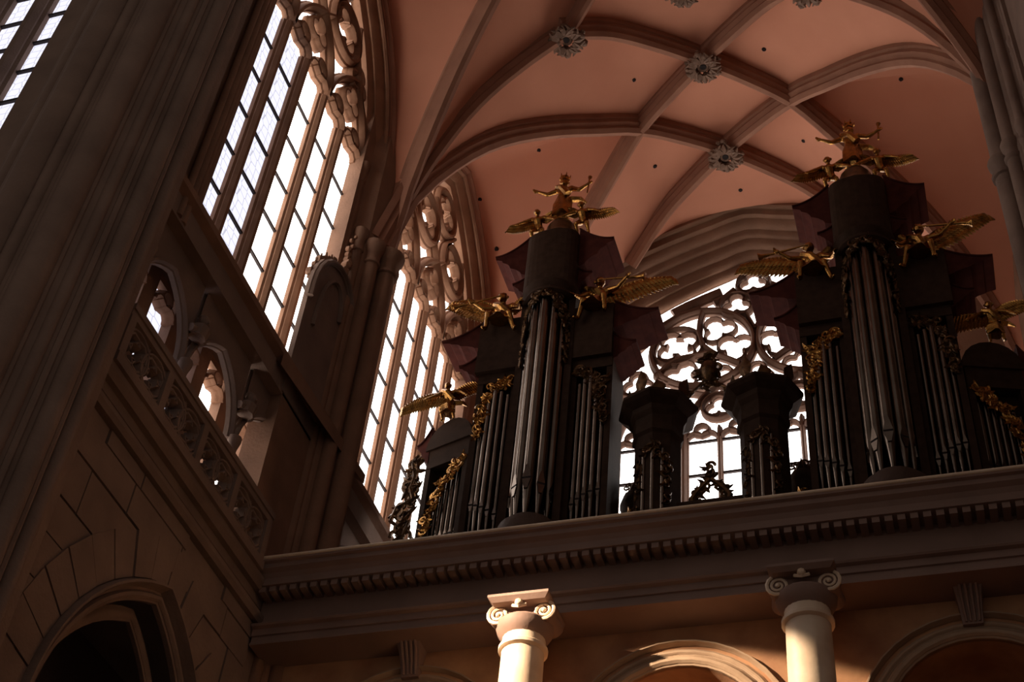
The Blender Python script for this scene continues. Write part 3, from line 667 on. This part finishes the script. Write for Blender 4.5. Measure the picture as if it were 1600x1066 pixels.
# ------------------------------------------------------------------ carving helpers
def scroll(m, c, r, turns, sgn, a0, plane, rad=.03, n=22):
    """tapering spiral scroll in a plane(u, v) -> xyz"""
    pts = []; rr = []
    for i in range(n):
        t = i/(n-1); a = a0+sgn*turns*2*PI*t; q = r*(1-.85*t)
        pts.append(plane(c[0]+q*math.cos(a), c[1]+q*math.sin(a))); rr.append(rad*(1.1-.6*t))
    m.tube(pts, rr, 5)
def leaf(m, c, ang, l, wd, plane, th=.03):
    """pointed carved leaf"""
    ca, sa = math.cos(ang), math.sin(ang); rows = []
    for t, k in [(0, .15), (.25, .8), (.5, 1), (.75, .6), (1, .05)]:
        cu, cv = c[0]+ca*l*t, c[1]+sa*l*t; q = wd*k*.5
        a = plane(cu-sa*q, cv+ca*q, 0); b = plane(cu, cv, th*(1-.5*t)+.01); d = plane(cu+sa*q, cv-ca*q, 0); e = plane(cu, cv, -.01)
        rows.append([a, b, d, e])
    m.loft(rows)
def foliage(m, poly, n, plane, rng, size=.12, th=.03):
    """fills a path (list of (u, v, halfwidth)) with scrolls and leaves"""
    tot = len(poly)-1
    for k in range(n):
        t = (k+.5)/n*tot; i = min(int(t), tot-1); f = t-i
        u = poly[i][0]*(1-f)+poly[i+1][0]*f; v = poly[i][1]*(1-f)+poly[i+1][1]*f; h = poly[i][2]*(1-f)+poly[i+1][2]*f
        s = size*rng.uniform(.7, 1.25)
        cu, cv = u+rng.uniform(-h, h)*.7, v+rng.uniform(-h, h)*.7
        scroll(m, (cu, cv), s*.6, rng.uniform(.9, 1.4), rng.choice((-1, 1)), rng.uniform(0, 6.28), plane, s*.17, 14)
        for q in range(2): leaf(m, (cu, cv), rng.uniform(0, 6.28), s*rng.uniform(.8, 1.3), s*.5, plane, th)

# ------------------------------------------------------------------ gilded figures
def wing(name, parent, root, span, ang, curl, m='gold', yoff=.05, flip=1, fl=1.0):
    """one feathered wing: root (x, y, z), span, angle of the leading edge; flip -1 mirrors in x"""
    mb = MB(); N = 17; arm = []
    for i in range(N+1):
        t = i/N; a = ang+curl*t; 
        arm.append((t, a))
    pts = []; x = z = 0.0
    for i in range(N+1):
        pts.append((x, z)); a = arm[i][1]; x += math.cos(a)*span/N; z += math.sin(a)*span/N
    P = lambda u, v, d=0: (root[0]+flip*u, root[1]+yoff+.12*abs(u)/span*span-d, root[2]+v)
    mb.tube([P(u, v, .0) for u, v in pts], [.05*span*(1.1-.7*i/N) for i in range(N+1)], 6)
    for layer, (k0, ln, wd) in enumerate([(0, .50*fl, .15), (0, .33*fl, .14), (0, .19, .13)]):
        for i in range(k0, N+1):
            u, v = pts[i]; t = i/N
            fa = arm[i][1]-PI/2*(1-.75*t)*1.05-.15; l = span*ln*(.75+.35*math.sin(PI*min(1, t*1.1)))*(1.0 if t < .9 else .9)
            leaf(mb, (u, v), fa, l, span*wd, lambda a, b, d=0, L=layer: P(a, b, d+.02*L), .02)
    return mb.build(name, m, parent, True)
def figure(name, loc, rotz, H, pose, label, cat, m='gold', group=None, wings=(), robe=True, prop=None):
    """statue of height H; pose gives joints in units of H, x right, y back, z up"""
    e = empty(name, loc, label, cat, group); e.rotation_euler = (0, 0, rotz)
    J = dict(pel=(0, 0, .5), che=(0, -.01, .72), nec=(0, -.01, .82), hed=(0, -.03, .91),
             shl=(-.11, 0, .79), ell=(-.2, -.05, .65), hal=(-.17, -.16, .6), shr=(.11, 0, .79), elr=(.2, -.05, .65), har=(.17, -.16, .6),
             hil=(-.055, 0, .5), knl=(-.07, -.05, .28), anl=(-.06, .0, .04), tol=(-.07, -.1, .02), hir=(.055, 0, .5), knr=(.07, -.03, .28), anr=(.06, .02, .04), tor=(.08, -.08, .02))
    J.update(pose); V = {k: Vector(v)*H for k, v in J.items()}
    mb = MB(); S = H
    def T(a, b, r0, r1, r2=None): mb.tube([V[a], (V[a]+V[b])/2, V[b]], [r0*S, (r2 or (r0+r1)/2)*S, r1*S], 8)
    T('pel', 'che', .085, .10, .08); T('che', 'nec', .10, .035, .075); mb.tube([V['nec'], V['hed']], [.034*S, .04*S], 8)
    c = V['hed']; mb.ball(c, .068*S, 10, 1.12); mb.tube([c+Vector((0, -.05, -.0))*S, c+Vector((0, -.078, -.018))*S], [.016*S, .010*S], 5)
    mb.ball(c+Vector((0, -.045, -.045))*S, .028*S, 6)
    for s in 'lr':
        T('sh'+s, 'el'+s, .046, .034); T('el'+s, 'ha'+s, .036, .022); mb.ball(V['sh'+s], .05*S, 8); mb.tube([V['che'], V['sh'+s]], [.07*S, .045*S], 8)
        d = (V['ha'+s]-V['el'+s]).normalized(); sd = d.cross(Vector((0, 1, 0)))
        sd = sd.normalized() if sd.length > .1 else Vector((1, 0, 0)); p = V['ha'+s]
        mb.ball(p+d*.02*S, .026*S, 6)
        for q in range(4):
            b = p+d*.03*S+sd*(q-1.5)*.016*S; l = (.05, .06, .057, .043)[q]*S
            mb.tube([b, b+d*l*.6, b+d*l+Vector((0, -.015*S, -.01*S))], [.0095*S, .0085*S, .006*S], 5)
        mb.tube([p+sd*.02*S, p+sd*.045*S+d*.02*S, p+sd*.05*S+d*.045*S], [.010*S, .009*S, .006*S], 5)
        T('hi'+s, 'kn'+s, .07, .045); T('kn'+s, 'an'+s, .046, .026); T('an'+s, 'to'+s, .03, .02); mb.ball(V['hi'+s], .07*S, 8)
    body = mb.build('body', m, e, True)
    r = body.modifiers.new('remesh', 'REMESH'); r.mode = 'VOXEL'; r.voxel_size = max(.0125, .0135*H); r.use_smooth_shade = True
    # hair
    hb = MB(); rg = random.Random(len(label))
    for k in range(16):
        a = rg.uniform(0, 6.28); el = rg.uniform(-.1, 1.4); d = Vector((math.cos(a)*math.cos(el), abs(math.sin(a))*math.cos(el)*1.0-.15, math.sin(el)))
        hb.ball(tuple(c+d*.062*S), .026*S, 6)
    hb.build('hair', m, e, True)
    if robe:                                           # draped cloth round hips and one shoulder
        rb = MB(); n = 20; rings = []
        mid = (V['knl']+V['knr'])/2; low = (V['anl']+V['anr'])/2
        for t, p, q in [(0, V['che']*.45+V['pel']*.55, .095), (.25, V['pel'], .125), (.6, V['pel']*.4+mid*.6, .135), (1, mid*.55+low*.45, .14)]:
            rings.append([(p.x+S*q*(1+.13*math.sin(5*th+t*2))*math.cos(th), p.y+S*q*.85*(1+.13*math.sin(5*th+t*2))*math.sin(th), p.z+S*.02*math.sin(3*th)*t) for th in [2*PI*k/n for k in range(n)]])
        rb.loft(rings); rb.tube([V['shl']+Vector((0, -.05, .02))*S, V['che']+Vector((0, -.12, -.03))*S, V['pel']+Vector((.09, -.1, .05))*S], [.04*S, .05*S, .06*S], 7)
        rb.tube([V['pel']+Vector((.1, 0, .04))*S, V['pel']+Vector((.24, .05, .06))*S, V['pel']+Vector((.34, .04, -.05))*S], [.05*S, .045*S, .015*S], 6)
        rb.build('robe', m, e, True)
    for i, (sgn, ang, span, curl, *fl) in enumerate(wings):
        root = V['che']+Vector((sgn*.05, .07, .04))*S; wing('wing', e, tuple(root), span*H, ang, curl, m, 0, sgn, *fl)
    if prop: prop(e, V, S, m)
    return e
def trumpet(hand):
    def f(e, V, S, m):
        a = V['hed']+Vector((0, -.07, -.03))*S; b = V[hand]; d = (b-a).normalized(); L = .62*S
        MB().tube([a, a+d*L*.75, a+d*L*.92, a+d*L], [.012*S, .015*S, .03*S, .06*S], 8).build('trumpet', m, e, True)
    return f
def crown(e, V, S, m):
    mb = MB(); c = V['hed']; mb.lathe([(.06*S, c.z+.05*S), (.075*S, c.z+.11*S), (.07*S, c.z+.12*S), (.05*S, c.z+.07*S)], c.x, c.y, 10)
    for k in range(6): a = 2*PI*k/6; mb.tube([(c.x+.07*S*math.cos(a), c.y+.07*S*math.sin(a), c.z+.1*S), (c.x+.085*S*math.cos(a), c.y+.085*S*math.sin(a), c.z+.17*S)], [.018*S, .004*S], 5)
    mb.build('crown', m, e, True)
    h = V['har']; MB().tube([tuple(h+Vector((0, 0, -.2))*S), tuple(h+Vector((.02, 0, .1))*S), tuple(h+Vector((.03, 0, .16))*S)], [.012*S, .014*S, .035*S], 6).build('sceptre', m, e, True)

# ------------------------------------------------------------------ organ cases
FZ = 14.62
def pipe(parent, x, y, z0, zm, z1, r, face=-PI/2):
    MBp = MB().lathe([(r*.28, z0), (r*.34, z0+.04), (r*.98, zm-.02), (r, zm), (r, z1), (r*.9, z1)], 0, 0, 14)
    p = MBp.build('pipe', 'pipe', parent, True); p.location = (x, y, 0)
    a = face; c, s = math.cos(a), math.sin(a); m = MB()
    # flattened mouth: lower and upper lip plates and the dark slot between
    for (za, zb_, q, mt, wtop) in [(zm-.05-r*1.6, zm-.01, .93, 0, .85), (zm+.03, zm+.05+r*2.4, .93, 0, .3)]:
        t = [(-.75*r if za < zm else -.75*r, za), (.75*r, za), (.75*r*wtop, zb_), (-.75*r*wtop, zb_)]
        if za < zm: t = [(-.3*r, za), (.3*r, za), (.75*r, zb_), (-.75*r, zb_)]
        m.loft([[(c*d-s*u, s*d+c*u, z) for u, z in t] for d in (r*.7, r*1.0)])
    m.build('mouth_lips', 'pipe', p)
    MB().loft([[(c*d-s*u, s*d+c*u, z) for u, z in [(-.7*r, zm-.015), (.7*r, zm-.015), (.7*r, zm+.03), (-.7*r, zm+.03)]] for d in (r*.7, r*1.005)]).build('mouth_slot_shade', 'hole', p)
    return p
def sq_ring(u0, u1, v0, v1, z, con=.0, k=5, lift=0.0):
    """rectangular ring whose sides bow inward by con, corners lifted"""
    pts = []; cs = [(u0, v0), (u1, v0), (u1, v1), (u0, v1)]; cu, cv = (u0+u1)/2, (v0+v1)/2
    for i in range(4):
        a, b = cs[i], cs[(i+1) % 4]
        for j in range(k):
            t = j/k; q = 4*t*(1-t); u = a[0]+(b[0]-a[0])*t; v = a[1]+(b[1]-a[1])*t
            mu = cu-(a[0]+b[0])/2; mv = cv-(a[1]+b[1])/2; l = math.hypot(mu, mv) or 1
            pts.append((u+mu/l*con*q, v+mv/l*con*q, z+lift*(1-q)))
    return pts
def horn(parent, name, u0, zt, zb, u1, ztip, v0, v1, mt='redwood'):
    """upswept curved cornice end: from the block side u0 out to the tip u1 (room x), between depths v0 and v1"""
    L = u1-u0; n = 10; top = []; bot = []
    for i in range(n+1):
        t = i/n; top.append((u0+L*t, zt+(ztip-zt)*(1-(1-t)**1.9)))
    steps = [(1.0, 0), (.985, .07), (.80, .16), (.78, .24), (.62, .36), (.56, .46), (.54, .55), (.36, .66), (.22, .82), (.20, .9), (.0, 1.0)]
    bot = [(u0+L*f, (ztip-.03)+(zb-ztip+.03)*q) for f, q in steps]
    ring = top+bot
    MB().loft([[(u, v, z) for u, z in ring] for v in (v0, v1)]).build(name, mt, parent, False)
    # lighter moulding strip along the front upper edge
    MB().tube([(u, v0-.01, z) for u, z in top], .022, 5).build('edge_moulding', mt, parent, True)

def organ_case(ax, s, label, where):
    """s = -1: outer side to the left, +1: outer side to the right"""
    e = empty('pipe_organ_case', (ax, 18.9, FZ), label, 'pipe organ', 'pair of tall organ cases')
    W = empty('frame'); W.parent = e; W.location = (-ax, -18.9, -FZ)      # parts are drawn in room coordinates
    bpy.data.objects.remove(W)
    parts = []
    def bd(m, name, mt, sm=False, parent=None):
        o = m.build(name, mt, parent or e, sm)
        if parent is None: o.matrix_parent_inverse = Matrix.Translation((-ax, -18.9, -FZ))
        return o
    class Root: pass
    X = lambda u: ax+s*u                                # u > 0 outward
    def bx(u0, u1, v0, v1, z0, z1): a, b = sorted((X(u0), X(u1))); return MB().box(a, b, v0, v1, z0, z1)
    rng = random.Random(11)
    FT, FS = 18.98, 19.12                               # tower and flat front planes
    # central tower
    bd(bx(-.50, .50, FT+.25, 19.95, FZ, 23.0), 'tower_body', 'wood')
    for u in (-.50, .50):
        bd(bx(u-.07, u+.07, FT-.02, FT+.3, 16.6, 23.0), 'pilaster', 'wood')
    bd(MB().lathe([(.2, 15.6), (.42, 16.2), (.60, 16.62), (.60, 16.7), (.55, 16.76), (.57, 16.82), (.57, 17.0), (.50, 17.05), (.46, 17.08), (.46, 17.12)], ax, FT+.1, 24), 'tower_pedestal', 'casebase', True)
    for k in range(5):
        a = -PI/2+(k-2)*.62; px, py = ax+.34*math.cos(a), FT+.12+.34*math.sin(a); h = abs(k-2)
        p = pipe(e, px, py, 17.12, 17.72+.10*(2-h), 22.6, .098 if h else .11, a); p.matrix_parent_inverse = Matrix.Translation((-ax, -18.9, -FZ))
    cyl = lambda u, v, d=0: (ax+(.50+d)*math.sin(u/.5), FT+.12-(.50+d)*math.cos(u/.5), v)
    m = MB(); foliage(m, [(-.62, 21.0, .03), (-.60, 21.7, .06), (-.52, 22.2, .1), (-.3, 22.6, .12), (0, 22.72, .12), (.3, 22.6, .12), (.52, 22.2, .1), (.60, 21.7, .06), (.62, 21.0, .03)], 46, cyl, rng, .15); bd(m, 'pipe_shade_carving', 'gold_dark', True)
    m = MB(); m.lathe([(.50, 22.75), (.56, 22.8), (.54, 22.9), (.60, 23.0), (.60, 23.06)], ax, FT+.14, 24); bd(m, 'tower_entablature', 'wood', True)
    g = Root()
    def hn(name, *a, **k):
        o0 = set(bpy.data.objects); horn(e, name, *a, **k)
        for o in bpy.data.objects:
            if o not in o0: o.matrix_parent_inverse = Matrix.Translation((-ax, -18.9, -FZ))
    bd(MB().loft([[(ax+.56*math.cos(th), FT-.0-.34*abs(math.sin(th))**.7, z) for th in [PI*i/14 for i in range(15)]]+[(ax-.56, 19.9, z), (ax+.56, 19.9, z)] for z in (23.02, 24.7)]), 'tower_attic', 'wood')
    for t in (-1, 1):
        hn('tower_cornice', ax+t*.54, 24.95, 23.75, ax+t*1.30, 24.48, 18.98, 19.9)
        hn('lower_moulding', ax+t*.54, 23.75, 23.2, ax+t*.86, 23.58, 19.02, 19.8)
    bd(MB().lathe([(.52, 24.6), (.52, 24.95), (.44, 25.02), (.36, 25.2), (.33, 25.45), (.24, 25.62), (.16, 25.66)], ax, 19.35, 20), 'crown_dome', 'gold_dark', True)
    # flats either side of the tower
    for t, outer in ((1, True), (-1, False)):
        u0, u1 = sorted((t*.55, t*1.36)); uc = (u0+u1)/2
        bd(bx(u0, u1, FS+.2, 19.95, FZ, 21.1), 'flat_body', 'wood')
        for u in (t*.60, t*1.31): bd(bx(u-.06, u+.06, FS-.02, FS+.24, 15.6, 21.1), 'pilaster', 'wood')
        bd(bx(u0, u1, FS-.10, FS+.2, 16.4, 16.95), 'pipe_bench', 'wood')
        bd(MB().lathe([(.25, 16.1), (.42, 16.5), (.46, 16.85), (.40, 16.92), (.40, 17.0)], X(uc), FS+.15, 18), 'flat_pedestal', 'casebase', True)
        bd(bx(u0, u1, FS-.04, FS+.22, 20.85, 21.1), 'flat_frieze', 'wood')
        for k in range(5):
            u = t*(.72+.118*k); zt = 20.6-.05*abs(k-2); p = pipe(e, X(u), FS+.08-.12*math.cos((k-2)*.6), 17.0, 17.55+.07*k, zt, .052); p.matrix_parent_inverse = Matrix.Translation((-ax, -18.9, -FZ))
        fp = lambda u, v, d=0: (X(u), FS-.06-d, v)
        m = MB(); foliage(m, [(t*.70, 20.85, .04), (t*.80, 20.78, .08), (t*.98, 20.62, .16), (t*1.12, 20.35, .16), (t*1.2, 19.95, .09), (t*1.24, 19.4, .04)], 34, fp, rng, .15); bd(m, 'pipe_shade_carving', 'gold' if (s < 0) == (t > 0) or s > 0 and t < 0 else 'gold_dark', True)
        bd(bx(u0, u1+(.06 if t > 0 else 0), FS-.14, 19.92, 21.1, 22.5), 'flat_attic', 'wood')
        hn('flat_cornice', X(t*1.36), 22.6, 21.85, X(t*2.26), 22.2, 19.05, 19.9)
        hn('lower_moulding', X(t*1.36), 21.75, 21.05, X(t*1.82), 21.45, 19.1, 19.8)
    # low outer wing, turned a little outward
    wg = empty('outer_wing'); wg.parent = e; wg.location = (s*1.40, .28, 0); wg.rotation_euler = (0, 0, s*math.radians(17)); wg.scale = (1.16, 1, 1)
    def wb(m, name, mt, sm=False): return m.build(name, mt, wg, sm)
    def wbox(u0, u1, v0, v1, z0, z1): a, b = sorted((s*u0, s*u1)); return MB().box(a, b, v0, v1, z0-FZ, z1-FZ)
    wb(wbox(0, .86, .22, .75, FZ, 19.65), 'wing_body', 'wood')
    for u in (.04, .82): wb(wbox(u-.05, u+.05, 0, .26, 15.8, 19.65), 'pilaster', 'wood')
    wb(wbox(0, .86, -.02, .26, 16.2, 16.9), 'pipe_bench', 'wood'); wb(wbox(0, .86, -.01, .26, 19.15, 19.65), 'wing_frieze', 'wood')
    for k in range(7):
        p = pipe(wg, s*(.14+.098*k), .13, 16.9-FZ, 17.45-FZ, 19.2-.1*k-FZ, .04)
    m = MB(); wp = lambda u, v, d=0: (s*u, -.0-d, v-FZ)
    foliage(m, [(.14, 19.15, .06), (.3, 18.85, .1), (.5, 18.45, .12), (.66, 18.0, .09), (.76, 17.55, .04)], 26, wp, rng, .15); wb(m, 'pipe_shade_carving', 'gold', True)
    horn(wg, 'wing_cornice', s*.84, 20.2-FZ, 19.3-FZ, s*1.12, 19.85-FZ, -.02, .7)
    m = MB(); m.loft([[(s*(.43+.47*math.cos(th)), v, 19.6-FZ+.62*math.sin(th)) for th in [PI*i/10 for i in range(11)]] for v in (-.05, .72)]); wb(m, 'bowed_top', 'wood', True)
    # free carved scroll bracket beside the wing
    m = MB(); bp = lambda u, v, d=0: (X(u+.36), FS+.45-d, (v-1.6)*1.03+1.6)
    path = [(2.12, 19.1), (2.34, 18.9), (2.26, 18.6), (2.30, 18.3), (2.22, 18.05), (2.52, 17.9), (2.60, 17.6), (2.42, 17.45), (2.22, 17.55), (2.30, 17.2), (2.42, 16.95), (2.28, 16.7), (2.2, 16.4), (2.3, 15.9)]
    m.tube([bp(u, v) for u, v in path], .045, 6)
    foliage(m, [(2.18, 19.1, .08), (2.30, 18.6, .14), (2.28, 18.1, .16), (2.45, 17.7, .18), (2.35, 17.2, .14), (2.3, 16.8, .12), (2.25, 16.2, .1)], 34, bp, rng, .2, .04)
    bd(m, 'carved_side_bracket', 'gold_dark', True)
    return e
LX, RX = XC-3.15, XC+3.15
organ_case(LX, -1, 'tall dark organ case with gilded carving on the left', 'left')
organ_case(RX, 1, 'tall dark organ case with gilded carving on the right', 'right')

# figures on the cases
KING = dict(ell=(-.26, -.02, .72), hal=(-.40, -.06, .78), elr=(.24, -.04, .68), har=(.38, -.08, .72), knl=(-.09, -.04, .28), knr=(.07, -.05, .28))
SEAT = dict(pel=(0, .02, .34), che=(-.02, -.02, .56), nec=(-.03, -.04, .66), hed=(-.04, -.08, .75), shl=(-.13, -.02, .63), shr=(.09, -.02, .63), hil=(-.06, 0, .33), hir=(.06, 0, .33),
            knl=(-.14, -.24, .34), anl=(-.16, -.22, .06), tol=(-.18, -.30, .03), knr=(.12, -.22, .32), anr=(.20, -.16, .04), tor=(.24, -.24, .02), ell=(-.28, -.08, .60), hal=(-.40, -.16, .66), elr=(.22, -.08, .52), har=(.26, -.2, .46))
SEATM = {k: (-v[0], v[1], v[2]) for k, v in SEAT.items()}
SEATM = {(k[:2]+('r' if k[2] == 'l' else 'l') if k[:2] in ('sh', 'el', 'ha', 'hi', 'kn', 'an', 'to') and k not in ('hed', 'nec') else k): v for k, v in SEATM.items()}
FLY = dict(pel=(.02, .02, .42), che=(0, -.06, .62), nec=(0, -.09, .71), hed=(-.01, -.13, .79), shl=(-.12, -.05, .69), shr=(.12, -.05, .69), ell=(-.26, -.10, .60), hal=(-.38, -.14, .52), elr=(.26, -.08, .62), har=(.36, -.12, .52),
           hil=(-.05, .02, .42), hir=(.06, .02, .42), knl=(-.10, -.10, .25), anl=(-.08, .04, .06), tol=(-.1, -.03, .02), knr=(.12, -.08, .26), anr=(.14, .05, .07), tor=(.15, -.03, .02))
for ax, s, wh in ((LX, -1, 'left'), (RX, 1, 'right')):
    figure('crowned_statue', (ax, 19.3, 25.62), 0, 1.5, KING, 'crowned gilded statue standing on top of the %s organ case' % wh, 'statue', prop=crown)
    for t, nm in ((1, 'outer'), (-1, 'inner')):
        figure('cherub', (ax+s*t*.5, 19.2, 25.0), 0, 1.1, FLY, 'small winged cherub on the %s organ top, %s of the crowned statue' % (wh, 'left' if s*t < 0 else 'right'), 'statue', wings=((-1 if s*t < 0 else 1, .35, .55, -.5), (1 if s*t < 0 else -1, 1.2, .4, -.9)), robe=False)
        low = dict(SEAT if s*t < 0 else SEATM)
        figure('trumpeting_angel', (ax+s*t*.98, 19.14, 22.0), 0, 1.6, low, 'gilded angel with raised wing seated on the %s shoulder of the %s organ' % ('left' if s*t < 0 else 'right', wh), 'statue',
               wings=((-1 if s*t < 0 else 1, 1.0 if t > 0 else .75, .85, -.9, .7), (1 if s*t < 0 else -1, 1.3, .42, -.8, .7)), prop=trumpet('hal' if s*t < 0 else 'har'))
    figure('spread_winged_angel', (ax+s*2.02, 19.3, 20.2), 0, 1.05, FLY, 'gilded angel with both wings spread on the low wing of the %s organ' % wh, 'statue', wings=((-1, .55, .95, -1.25, .75), (1, 1.1, .75, -1.5, .8)))

# ------------------------------------------------------------------ small central case between the two
YC = 19.5
for s in (-1, 1):
    x = XC+s*.97
    e = empty('choir_organ_turret', (x, YC, FZ), 'small dark organ turret %s of the gap in front of the end window' % ('left' if s < 0 else 'right'), 'organ turret', 'small turrets between the organ cases')
    q = lambda z: z-FZ
    MB().lathe([(.43, 0), (.43, q(19.0)), (.48, q(19.06)), (.48, q(19.2))], 0, 0, 8).build('turret_body', 'wood', e)
    MB().lathe([(.46, q(19.15)), (.48, q(19.4)), (.54, q(19.5)), (.56, q(19.6)), (.70, q(19.7)), (.76, q(19.76)), (.76, q(19.82)), (.62, q(19.86)), (.55, q(19.98))], 0, 0, 8).build('turret_cornice', 'wood', e)
    for k in range(3):
        a = -PI/2+(k-1)*.5; pipe(e, .36*math.cos(a), .36*math.sin(a)-.04, q(16.4), q(17.1), q(18.6), .045, a)
    rg = random.Random(5); cy = lambda u, v, d=0: ((.44+d)*math.sin(u/.44), -(.44+d)*math.cos(u/.44), q(v))
    m = MB(); foliage(m, [(-.34, 16.6, .05), (-.32, 17.6, .07), (-.25, 18.3, .09), (0, 18.75, .1), (.25, 18.3, .09), (.32, 17.6, .07), (.34, 16.6, .05)], 28, cy, rg, .14); tag(m.build('carved_frame', 'gold_dark', e, True), kind='stuff')
    m = MB()
    for k in range(10):
        a = 2*PI*k/10; pl = lambda u, v, d=0, a=a: (.62*math.cos(a)-u*math.sin(a), .62*math.sin(a)+u*math.cos(a)-d, q(19.82)+v)
        leaf(m, (0, 0), PI/2+.3*(k % 3-1), .58*(1 if k % 2 else .5), .26, pl); scroll(m, (.0, .1), .07, 1, 1, 0, pl, .02, 10)
    tag(m.build('cresting', 'gold_dark', e, True), kind='stuff')
    # low domed flank
    f = empty('domed_flank', (XC+s*1.53, YC+.7, FZ), 'low domed organ flank at the foot of the %s organ' % ('left' if s < 0 else 'right'), 'organ turret', 'low domed flanks')
    MB().lathe([(.27, 0), (.27, q(18.1)), (.30, q(18.18)), (.29, q(18.26)), (.23, q(18.45)), (.13, q(18.56)), (.05, q(18.6))], 0, 0, 16).build('body', 'wood', f, True)
    m = MB(); pl = lambda u, v, d=0: (u, -.30-d, q(v)); foliage(m, [(-.08, 17.2, .08), (-.03, 17.6, .1), (0, 17.9, .06)], 12, pl, rg, .16); m.build('carving', 'gold', f, True)
    m = MB()
    for k in range(9):
        pl = lambda u, v, d=0, k=k: (u+.05*(k-4), -.05*(k % 3)-d, q(18.5)+v); leaf(m, (0, 0), PI/2+(k-4)*.18, .34-.03*abs(k-4), .1, pl); scroll(m, (0, .2), .06, 1.1, 1 if k % 2 else -1, 0, pl, .02, 10)
    m.build('foliage_finial', 'gold_dark', f, True)
e = empty('gallery_screen', (XC, YC, FZ), 'low dark screen with carved finial between the small turrets', 'screen')
MB().box(-.6, .6, -.15, .1, 0, 17.42-FZ).build('panel', 'wood', e)
MB().loft([[(x, y, z) for y, z in [(-.2, 17.40-FZ), (-.2, 17.47-FZ), (.14, 17.47-FZ), (.14, 17.40-FZ)]] for x in (-.58, .58)]).build('rail', 'wood', e)
rg = random.Random(9); pl = lambda u, v, d=0: (u, -.05-d, v-FZ)
m = MB()
for t in (-1, 1):
    m.tube([pl(t*.30, 17.46), pl(t*.34, 17.62), pl(t*.24, 17.78), pl(t*.12, 17.92), pl(t*.02, 18.02)], [.05, .06, .05, .045, .05], 6)
    foliage(m, [(t*.3, 17.5, .05), (t*.24, 17.78, .06), (t*.1, 17.95, .06)], 9, pl, rg, .13)
foliage(m, [(0, 18.0, .05), (0, 18.3, .07)], 7, pl, rg, .14); scroll(m, (.0, 18.34), .09, 1.2, 1, 0, pl, .03)
m.build('finial', 'gold_dark', e, True)
# carved cartouche carried over the gap by two thin scrolled brackets
e = empty('carved_cartouche', (XC, YC, 19.9), 'dark carved cartouche hanging over the gap between the small turrets', 'carving')
pl = lambda u, v, d=0: (u, -.05-d, v); m = MB()
foliage(m, [(0, .42, .15), (0, .7, .22), (0, 1.0, .18), (0, 1.2, .08)], 30, pl, rg, .2, .05); m.build('cartouche', 'gold_dark', e, True)
m = MB(); m.lathe([(.02, .45), (.14, .55), (.19, .75), (.15, .95), (.03, 1.05)], 0, -.02, 12); m.build('shield', 'gold_dark', e, True)
for t in (-1, 1):
    m = MB(); m.tube([pl(t*.62, -.06), pl(t*.50, .15), pl(t*.3, .3), pl(t*.1, .5)], [.04, .035, .03, .03], 6); foliage(m, [(t*.6, 0, .05), (t*.3, .3, .05)], 6, pl, rg, .12); m.build('bracket', 'gold_dark', e, True)
